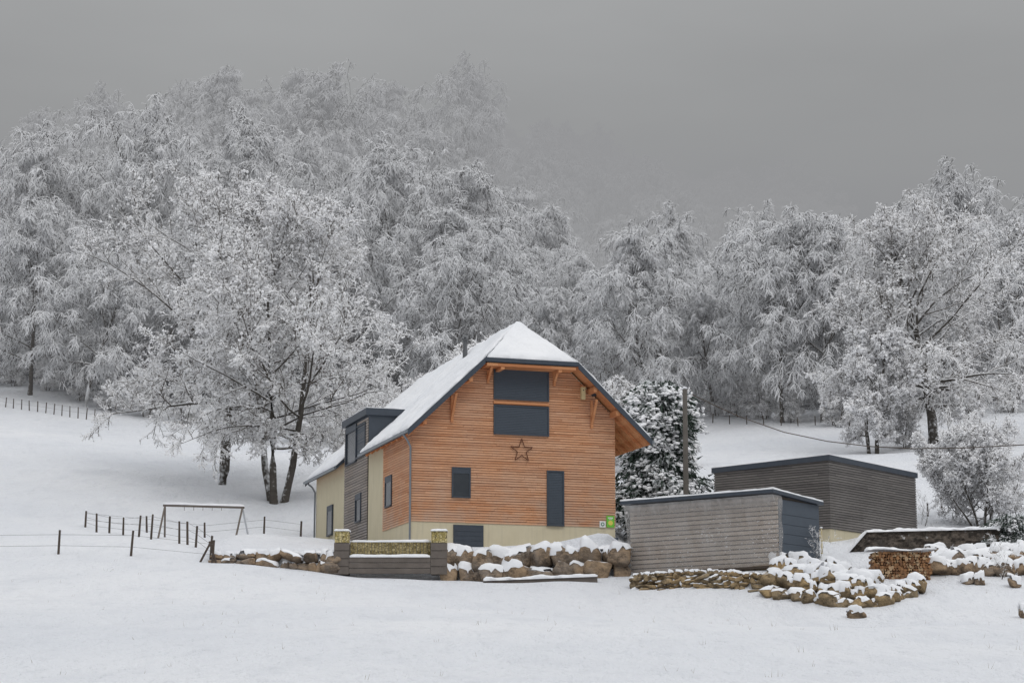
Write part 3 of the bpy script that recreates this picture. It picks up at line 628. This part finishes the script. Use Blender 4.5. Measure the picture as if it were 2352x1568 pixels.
for i in range(5):
    for j in range(n2+1):
        b=j/n2; a=i/4; z=3.0-(3.0-bot(0))*b; x0=xof(b); vs.append((x0+(.2-x0)*a,-.08+.03*math.sin(z*5+a*4),z))
for i in range(4):
    for j in range(n2): fs.append((i*(n2+1)+j,(i+1)*(n2+1)+j,(i+1)*(n2+1)+j+1,i*(n2+1)+j+1))
mb.add(vs,fs,0,True)
child(SA,'plastic_sheet',mb.mesh('plastic_sheet'),[M_PLA],'translucent plastic sheet flecked with snow')
mb=MB(); mb.box(-.16,-.03,.2,LA,-.12,-.02); child(SA,'sill_beam',mb.mesh('sill_beam'),[M_POST])
mb=MB(); mb.prism([(-.70,-.2,3.06),(DA+.15,-.2,2.86),(DA+.15,LA+.1,2.86),(-.70,LA+.1,3.06)][::-1],(0,0,.15)); rA=child(SA,'roof',mb.mesh('roof'),[M_TRIM])
mb=MB(); mb.cap(lambda a,b:(-.70+(DA+.84)*a,-.20+(LA+.29)*b,3.212-.20*a),14,30,.12,.6,11); child(rA,'snow_layer',mb.mesh('snow_layer'),[MS])
mb=MB(); mb.box(.0,DA,-.03,.038,zb,2.85)
for k in range(6): mb.box(.22,DA-.2,-.055,-.032,.12+k*.42,.12+k*.42+.40)
child(SA,'garage_door',mb.mesh('garage_door'),[M_SHUT],'anthracite sectional garage door')
# ---------------------------------------------------------------- grey shed
BE2=math.radians(51); N2=P(1908,1213,100); SB=thing('slatted_outbuilding',N2,'flat-roofed outbuilding clad in weathered grey slats','shed',BE2)
DB=8.45; LB=6.5
mb=MB(); mb.box(.06,DB-.06,.06,LB-.06,-3,-.002); child(SB,'base',mb.mesh('base'),[M_PL],'beige rendered base')
mb=MB(); mb.box(.04,DB-.04,.04,LB-.04,0,3.2); child(SB,'wall',mb.mesh('wall'),[M_BACKG])
mb=MB(); z=0.02
while z<3.16:
    mb.box(0,DB,0,.035,z,z+.09); mb.box(0,.035,.036,LB,z,z+.09); mb.box(DB-.035,DB,.036,LB,z,z+.09); z+=.12
child(SB,'cladding',mb.mesh('cladding'),[M_GR],'weathered grey horizontal slats')
mb=MB(); mb.prism([(-.08,-.08,3.22),(DB+.08,-.08,3.16),(DB+.08,LB+.08,3.04),(-.08,LB+.08,3.10)][::-1],(0,0,.25)); rB=child(SB,'roof',mb.mesh('roof'),[M_TRIM])
mb=MB(); mb.cap(lambda a,b:(-.05+(DB+.10)*a,-.05+(LB+.10)*b,3.475-.06*a-.12*b),16,14,.09,.5,12); child(rB,'snow_layer',mb.mesh('snow_layer'),[MS])
X=Xu(1887,97,1250); z=gz(X,97); e=thing('wooden_stake',(X,97,z),'pale upright stake beside the garage','post'); mb=MB(); mb.tube((0,0,-.4),(0,0,1.15),.05,.045,8); blob(mb,(0,0,1.17),(.07,.07,.05),1,1); child(e,'stake',mb.mesh('stake'),[M_CREAM,MS])
# ---------------------------------------------------------------- boulder walls
def boulder_wall(name,label,u0,u1,Y0,Y1,rows,rr,htop,mat,seed,capth=.12,inner=.4,blanket=True,bt=.14):
    rg=random.Random(seed); mb=MB(); sn=MB(); Xa,Xb=Xu(u0,Y0,1290),Xu(u1,Y1,1290); o=(( Xa+Xb)/2,(Y0+Y1)/2,gz((Xa+Xb)/2,(Y0+Y1)/2-.8))
    for r in range(rows):
        x=Xa+rg.uniform(0,rr)
        while x<Xb:
            t=(x-Xa)/(Xb-Xa); Yc=Y0+(Y1-Y0)*t; R=rr*rg.uniform(.5,1.4); zb=gz(x,Yc-1.0); hh=htop(t)
            z=zb+hh*(r+.45)/rows+rg.uniform(-.14,.14)*hh/rows
            rz_=hh/rows*.68*rg.uniform(.8,1.25); topr=(r==rows-1)
            rock(mb,(x,Yc-.3+.3*r/max(1,rows)+rg.uniform(-.18,.18),z),(R*1.15,R*.8,rz_),rg.random()*50,0,sn if (topr or rg.random()<inner) else None,capth*rg.uniform(.6,1.5)*(1 if topr else .7),.42)
            x+=R*1.60
    if blanket:
        sn.cap(lambda a,b:(Xa+(Xb-Xa)*a,Y0+(Y1-Y0)*a+.15+1.4*b,gz(Xa+(Xb-Xa)*a,Y0-1.0)+htop(a)*(.90+.05*b)+.05*math.sin(a*40)),60,5,bt,.9,seed,0,.15)
    e=thing(name,o,label,'stone wall'); child(e,'boulders',mb.mesh('boulders',o),[mat]); child(e,'snow_cap',sn.mesh('snow_cap',o),[MS]); return e
boulder_wall('boulder_wall','retaining wall of brown boulders topped with snow below the house',1026,1456,96.5,96.5,2,.52,lambda t:1.5+.08*t,M_BO,3,.14,.55)
boulder_wall('boulder_wall','low row of brown boulders half buried in snow beside the fence',492,770,97.0,96.5,2,.38,lambda t:.46+.55*t,M_BO,9,.12,.5)
boulder_wall('dry_stone_wall','low dry-stone wall of small yellowish stones under the shed',1452,1800,93.5,90.6,5,.20,lambda t:.82+.32*t,M_YS,5,.05,.15,False)
rg=random.Random(21)
def boulder(u,Y,r,label='snow-capped brown boulder on the bank beside the garage',mat=M_YS,dz=0,grp='snow-capped boulders on the bank',th=.16,zth=.1):
    X=Xu(u,Y,1330); z=gz(X,Y); e=thing('boulder',(X,Y,z),label,'boulder',0,grp)
    mb=MB(); sn=MB(); R=(r*rg.uniform(.9,1.35),r,r*rg.uniform(.65,1.0)); rock(mb,(0,0,R[2]*.5+dz),R,rg.random()*50,0,sn,th*rg.uniform(.6,1.4),zth); child(e,'stone',mb.mesh('stone'),[mat])
    child(e,'snow_cap',sn.mesh('snow_cap'),[MS])
for r_ in range(3):
    for i in range(19):
        t=(i+rg.uniform(-.25,.25))/18; u=1772+325*t; Yb=90.3-1.8*math.sin(math.pi*min(1,t*1.15)*.62)+ (1.0*max(0,t-.78)/.22)
        if r_==2 and t>.6: continue
        boulder(u+9*r_,Yb+.48*r_,rg.uniform(.26,.46),dz=-.12+.24*r_,th=.14 if r_ else .08,zth=.28 if r_ else .5)
for i in range(34):
    t=rg.random(); u=1790+ (205)*t; f=rg.random(); Y=90.8-1.0*t+f*2.4; boulder(u,Y,rg.uniform(.30,.55),dz=-.08,th=.17,zth=.22)
for r_ in range(3):
    for i in range(18):
        u=2132+13.5*i+rg.uniform(-5,5)+5*r_; boulder(u,93.5+1.1*r_+rg.uniform(-.2,.2),rg.uniform(.32,.54),'grey boulder under snow on the terraced bank',M_BO,th=.14,zth=.34,dz=.03)
for u,Y in ((2225,91.8),(2250,91.6),(2330,91),(2350,84.0),(1965,86.8)): boulder(u,Y,.3,'lone dark rock poking out of the snow',M_BO)
x0,x1=Xu(1110,94.8,1335),Xu(1372,94.8,1335); z0=gz(x0,94.8); z1=gz(x1,94.8); e=thing('timber_edging',(x0,94.8,z0),'old timber edging half buried in snow','timber'); mb=MB(); mb.beam((0,0,-.08),(x1-x0,0,z1-z0+.10),.25,.32); child(e,'beam',mb.mesh('beam'),[M_SL])
mb=MB(); mb.cap(lambda a,b:((x1-x0)*a,-.2+.42*b,.06+(z1-z0+.17)*a),40,5,.13,.9,3,0,.12); child(e,'snow_cap',mb.mesh('snow_cap'),[MS])
# ---------------------------------------------------------------- gabion bench
YG=95.9
def zt(v,Y=YG): return P(1176,v,Y)[2]
xa,xb=Xu(767,YG,1270),Xu(1027,YG,1270); o=((xa+xb)/2,YG,zt(1314)); GB=thing('gabion_and_timber_wall',o,'timber sleeper wall with stone-filled gabion pillars under snow','wall')
xp1,xp2=Xu(803,YG,1270),Xu(988,YG,1270)
def part(par,nm,mb,mats,o,label=None): return child(par,nm,mb.mesh(nm,o),mats,label)
mb=MB()
for k in range(3):
    z0=zt(1316)+k*(zt(1278)-zt(1316))/3; mb.box(xp1-.02,xp2+.02,YG+.02,YG+.26,z0,z0+(zt(1278)-zt(1316))/3-.025)
for k in range(4):
    h_=(zt(1245)-zt(1318))/4; z0=zt(1318)+k*h_
    mb.box(xa,xp1-.03,YG,YG+.7,z0,z0+h_-.025); mb.box(xp2+.03,xb,YG,YG+.7,z0,z0+h_-.025)
part(GB,'timber_sleepers',mb,[M_SL],o,'dark weathered timber sleepers')
for (p,q) in ((xa+.02,xp1-.05),(xp2+.05,xb-.02)):
    mb=MB(); zz0,zz1=zt(1245),zt(1219); mb.box(p,q,YG+.03,YG+.66,zz0,zz1)
    for t in np.linspace(0,1,5):
        X_=p+(q-p)*t; mb.beam((X_,YG+.022,zz0),(X_,YG+.022,zz1),.006,.006,1)
    g_=part(GB,'gabion_pillar',mb,[M_GAB,M_WIRE],o)
    mb=MB(); mb.cap(lambda a,b:(p-.03+(q-p+.06)*a,YG-.02+.72*b,zz1+.003),10,8,.12,.3,4); part(g_,'snow_cap',mb,[MS],o)
mb=MB(); zz0,zz1=zt(1276,YG+.6),zt(1245,YG+.6); mb.box(xp1-.02,xp2+.02,YG+.5,YG+1.0,zz0-.1,zz1)
for t in np.linspace(0,1,24): X_=xp1+(xp2-xp1)*t; mb.beam((X_,YG+.49,zz0),(X_,YG+.49,zz1),.012,.012,1)
g_=part(GB,'gabion_panel',mb,[M_GAB2,M_WIRE],o,'low stone-filled wire gabion')
mb=MB(); mb.cap(lambda a,b:(xp1+(xp2-xp1)*a,YG+.48+.54*b,zz1+.003),30,6,.12,.3,5); mb.cap(lambda a,b:(xp1+(xp2-xp1)*a,YG-.01+.48*b,zt(1279)),30,6,.15,.3,6); part(g_,'snow_cap',mb,[MS],o)
# ---------------------------------------------------------------- right hand old wall, firewood
Yw=97.5; o=P(2100,1275,Yw); OW=thing('old_stone_wall',o,'dark old stone wall with a snow-covered top behind the woodpile','stone wall')
def q_(u,v,Y=Yw): return P(u,v,Y)
A1,B1=q_(1990,1222),q_(2297,1215); A0=q_(1936,1284); mb=MB()
vs=[];fs=[]; nu,nv=110,16; zlow=q_(2100,1315)[2]
for i in range(nu+1):
    x=A0[0]+(B1[0]-A0[0])*i/nu; tz=np.interp(x,[A0[0],A1[0],B1[0]],[A0[2],A1[2],B1[2]])
    for j in range(nv+1):
        z=zlow+(tz-zlow)*j/nv; q=Vector((x*2.4,0,z*3.6))
        vs.append((x,Yw-.12*mnoise.noise(q)-.06*mnoise.noise(q*2.7),z+.03*mnoise.noise(q*1.7)))
for i in range(nu):
    for j in range(nv): fs.append((i*(nv+1)+j,(i+1)*(nv+1)+j,(i+1)*(nv+1)+j+1,i*(nv+1)+j+1))
mb.add(vs,fs,0,False); mb.prism([(A0[0],Yw+.15,zlow),(B1[0],Yw+.15,zlow),(B1[0],Yw+.15,B1[2]),(A1[0],Yw+.15,A1[2]),(A0[0],Yw+.15,A0[2])],(0,.4,0)); part(OW,'masonry',mb,[M_CW],o)
mb=MB()
mb.cap(lambda a,b:(A1[0]+(B1[0]-A1[0])*a,Yw-.12+.75*b,A1[2]+(B1[2]-A1[2])*a),60,5,.14,1.0,3,0,.1); mb.cap(lambda a,b:(A0[0]+(A1[0]-A0[0])*a,Yw-.14+.75*b,A0[2]+(A1[2]-A0[2])*a),14,5,.14,.8,4,0,.1); part(OW,'snow_cap',mb,[MS],o)
YW=92.2; xa,xb=Xu(2003,YW,1290),Xu(2140,YW,1290); zb_=zt(1330,YW); ztp=zt(1262,YW); o=((xa+xb)/2,YW,zb_); FW=thing('firewood_stack',o,'stack of split firewood with snow on top','firewood')
mb=MB(); z=zb_+.06; r_=0; rg=random.Random(2)
while z<ztp-.04:
    x=xa+.08+(r_%2)*.06
    while x<xb-.03:
        R=rg.uniform(.06,.09); dy=rg.uniform(-.05,.05); mb.tube((x,YW+dy,z+rg.uniform(-.015,.015)),(x+rg.uniform(-.02,.02),YW+.95,z),R,R,rg.choice((3,4,5,7))); x+=R*1.7
    z+=.12; r_+=1
lg=part(FW,'logs',mb,[M_LOG],o,'split log ends'); lg['kind']='stuff'
mb=MB(); mb.cap(lambda a,b:(xa-.18+(xb-xa+.38)*a,YW-.18+1.25*b,ztp-.02+.03*math.sin(a*8)),28,8,.12,.9,2,0,.12); part(FW,'snow_cap',mb,[MS],o)
# ---------------------------------------------------------------- pole + line
YP=109; X=Xu(1575,YP); z=gz(X,YP); top=P(1575,893,YP)[2]; e=thing('utility_pole',(X,YP,z),'weathered wooden utility pole capped with snow','pole'); mb=MB(); mb.tube((0,0,-.5),(0.02,0,top-z),.16,.12,12); child(e,'shaft',mb.mesh('shaft'),[m_plain('pole_wood',(.135,.122,.108),.9,.35)])
mb=MB(); mb.tube((.1,0,top-z-.25),(.28,0,top-z-.25),.02,.02,6); mb.tube((.28,0,top-z-.27),(.28,0,top-z-.13),.05,.04,8); mb.tube((.1,0,top-z-.55),(.28,0,top-z-.55),.02,.02,6); child(e,'insulator',mb.mesh('insulator'),[M_ZN]); mb=MB(); blob(mb,(0,0,top-z+.02),(.17,.17,.1),2); child(e,'snow_cap',mb.mesh('snow_cap'),[MS])
pp=[(1588,905,YP),(1640,930,109),(1700,957,108),(1800,992,106),(1900,1013,104),(2000,1025,102),(2100,1030,100),(2220,1028,98),(2352,1021,96),(2480,1008,94)]
pp=[P(*q) for q in pp]; mb=MB(); mb.path(pp,.024,5); o=pp[0]; e=thing('power_line',o,'sagging overhead cable leaving the pole','cable'); part(e,'cable',mb,[M_POST],o)
# ---------------------------------------------------------------- fences
def fence(label,posts,Yf,wires,r=.055,mat=M_POST):
    X0=Xu(posts[0][0],posts[0][3]); o=(X0,posts[0][3],gz(X0,posts[0][3])); e=thing('wire_fence',o,label,'fence',0,'post and wire fences in the meadow'); tops=[]
    for i,(u,vt,vb,Y) in enumerate(posts):
        X=Xu(u,Y,vb); z=gz(X,Y); hh=(vb-vt)/F*Y; q=random.Random(i+int(u)); dx,dy=q.uniform(-.09,.09),q.uniform(-.05,.05); mb=MB()
        mb.tube((X,Y,z-.3),(X+dx,Y+dy,z+hh),r*1.1,r*q.uniform(.8,1),7); blob(mb,(X+dx,Y+dy,z+hh),(r*1.2,r*1.2,r*.9),i,1); part(e,'post',mb,[mat,MS],o); tops.append((X,Y,z,hh))
    for k in wires:
        mb=MB(); mb.path([(x+.05,y-.05,z+hh*k) for x,y,z,hh in tops],.008,4); part(e,'wire',mb,[M_WIRE],o)
    return e
fence('old post and wire fence crossing the near snow',[(-60,1205,1262,97),(134,1212,1268,97.5),(300,1216,1275,96.5),(487,1230,1283,96.3)],0,(.35,.8))
fence('leaning wooden fence posts strung with wire around a paddock',[(196,1160,1198,116),(222,1178,1222,111),(251,1183,1222,111.5),(283,1182,1223,111),(318,1190,1240,107),(346,1190,1248,104.5),(412,1203,1255,103),(431,1203,1257,102.5),(449,1210,1260,101),(483,1228,1283,96.8)],0,(.3,.6,.9))
fence('row of small fence posts behind the swing frame',[(196,1160,1198,116.3),(338,1176,1215,114.5),(471,1180,1217,114.5),(606,1188,1228,113.5),(690,1195,1235,113)],0,(.4,.8))
fp=[]
for k in range(16):
    t=k/15; fp.append((-20+270*t,0,22+6*t,195-6*t))
fence('distant fence line at the top of the meadow',fp,0,(.5,.9),.05)
fence('fence posts along the edge of the wood',[(1620+38*k,0,22,186-1.0*k) for k in range(11)],0,(.5,.9),.045)
fence('wire fence behind the grey outbuilding',[(2132,1180,1210,112),(2165,1150,1190,114),(2198,1175,1208,112)],0,(.5,.9),.05)
X=Xu(470,96.3,1283); z=gz(X,96.3); e=thing('fence_brace',(X,96.3,z),'slanting brace leaning on the fence corner','post'); mb=MB(); mb.tube((-.25,0,-.1),(.25,0,.9),.05,.05,7); mb.tube((.55,0,-.1),(.2,0,.95),.05,.05,7); child(e,'brace',mb.mesh('brace'),[M_POST])
YS=107; xl,xr=Xu(378,YS,1200),Xu(556,YS,1200); zl,zr=P(378,1160,YS)[2],P(556,1165,YS)[2]; zg=gz((xl+xr)/2,YS); o=((xl+xr)/2,YS,zg); e=thing('swing_frame',o,'wooden garden swing frame with snow on its crossbar','swing')
mb=MB(); mb.tube((xl-.1,YS,zl),(xr+.1,YS,zr),.055,.055,8)
for k in range(5):
    X_=xl+(xr-xl)*(.25+.12*k); mb.tube((X_,YS,(zl+zr)/2-.02),(X_,YS,(zl+zr)/2-.2),.012,.012,5)
part(e,'crossbar',mb,[M_SWING],o); mb=MB(); mb.cap(lambda a,b:(xl-.1+(xr-xl+.2)*a,YS-.07+.14*b,zl+.045+(zr-zl)*a),40,3,.11,.4,2); part(e,'snow_cap',mb,[MS],o)
for (x,zt_,dx,dy,m) in ((xl,zl,-.2,-.7,M_SWING),(xl,zl,-.1,.8,M_SWING),(xr,zr,-.22,-.7,M_SWING),(xr,zr,.25,.6,M_METW)):
    mb=MB(); mb.tube((x,YS,zt_),(x+dx,YS+dy,gz(x+dx,YS+dy)-.1),.045,.05,8); part(e,'leg',mb,[m],o)
rg=np.random.default_rng(4); n_=170; Yg=rg.uniform(44,95,n_); Xg=rg.uniform(-.26,.26,n_)*Yg; cl=rg.integers(1,4,n_); V=[];T=[]
Zg=ground(Xg,Yg)
for i in range(n_):
    for k in range(cl[i]):
        h=rg.uniform(.05,.22); b=np.array([Xg[i]+rg.normal(0,.05),Yg[i]+rg.normal(0,.05),Zg[i]-.02]); d=np.array([rg.normal(0,.07),rg.normal(0,.05),h]); w=np.array([.004,0,0]); j=len(V); V+=[b-w,b+w,b+d]; T.append((j,j+1,j+2))
gm2=mesh_np('dry_grass',np.array(V),None,np.array(T)); gm2.materials.append(M_GRASS); e=thing('dry_grass',(0,0,0),'thin dry grass stems poking through snow','grass',mesh=gm2,kind='stuff')
sp=tree_meshes('sapling',77,1.6,.6,.1,.02,2,(10,4,3,2),(50,20),(0,.05,.05,.05),.006,.12,.0,(0,0),MB_HERO,spread=.2)
for u,Y in ((2290,93.0),(2200,110.5),(2120,109),(1872,93.5)):
    put_tree(sp,Xu(u,Y,1300),Y,'thin leafless sapling standing in the snow','plant','bare_sapling')
# ---------------------------------------------------------------- light
w=bpy.data.worlds.new('World'); sc.world=w; w.use_nodes=True; nt=w.node_tree; nt.nodes.clear()
sky=nt.nodes.new('ShaderNodeTexSky'); sky.sky_type='NISHITA'; sky.sun_disc=False; sky.sun_elevation=math.radians(48); sky.sun_rotation=math.radians(150)
hs=nt.nodes.new('ShaderNodeHueSaturation'); hs.inputs['Saturation'].default_value=.15; nt.links.new(sky.outputs[0],hs.inputs['Color'])
tc=nt.nodes.new('ShaderNodeTexCoord'); sp_=nt.nodes.new('ShaderNodeSeparateXYZ'); nt.links.new(tc.outputs['Generated'],sp_.inputs[0])
ns=nt.nodes.new('ShaderNodeTexNoise'); ns.inputs['Scale'].default_value=4.5; ns.inputs['Detail'].default_value=4; mp=nt.nodes.new('ShaderNodeMapping'); mp.inputs['Scale'].default_value=(1,1,3); nt.links.new(tc.outputs['Generated'],mp.inputs[0]); nt.links.new(mp.outputs[0],ns.inputs['Vector'])
ma=nt.nodes.new('ShaderNodeMath'); ma.operation='MULTIPLY_ADD'; nt.links.new(ns.outputs[0],ma.inputs[0]); ma.inputs[1].default_value=.12; nt.links.new(sp_.outputs[2],ma.inputs[2])
rp=nt.nodes.new('ShaderNodeValToRGB'); nt.links.new(ma.outputs[0],rp.inputs[0]); cr=rp.color_ramp
cr.elements[0].position=0; cr.elements[0].color=(.300,.303,.312,1); cr.elements[1].position=1; cr.elements[1].color=(.91,.925,.945,1)
for p_,c_ in ((.20,(.296,.299,.309,1)),(.29,(.282,.286,.296,1)),(.345,(.312,.317,.322,1)),(.43,(.378,.385,.390,1)),(.54,(.71,.722,.735,1))):
    q=cr.elements.new(p_); q.color=c_
bg1=nt.nodes.new('ShaderNodeBackground'); nt.links.new(rp.outputs[0],bg1.inputs[0])
bg2=nt.nodes.new('ShaderNodeBackground'); mk=nt.nodes.new('ShaderNodeMapRange'); nt.links.new(sp_.outputs[2],mk.inputs[0]); mk.inputs[1].default_value=.38; mk.inputs[2].default_value=.6; mk.inputs[3].default_value=0; mk.inputs[4].default_value=.05
nt.links.new(hs.outputs[0],bg2.inputs[0]); nt.links.new(mk.outputs[0],bg2.inputs[1])
ad=nt.nodes.new('ShaderNodeAddShader'); nt.links.new(bg1.outputs[0],ad.inputs[0]); nt.links.new(bg2.outputs[0],ad.inputs[1]); wo=nt.nodes.new('ShaderNodeOutputWorld'); nt.links.new(ad.outputs[0],wo.inputs[0])
sl=bpy.data.lights.new('sun','SUN'); sl.energy=.5; sl.angle=math.radians(25); sl.color=(1,.97,.93); so=bpy.data.objects.new('sun',sl); so.rotation_euler=(math.radians(42),0,math.radians(30)); link(so)
cam=bpy.data.cameras.new('Camera'); cam.lens=75; cam.sensor_width=36; cam.clip_end=3000; cam.clip_start=.5; co=bpy.data.objects.new('Camera',cam); co.location=(0,0,1.6); co.rotation_euler=(math.pi/2+TH,0,0); link(co); sc.camera=co
sc.view_settings.view_transform='Standard'; sc.view_settings.look='None'; sc.view_settings.exposure=0
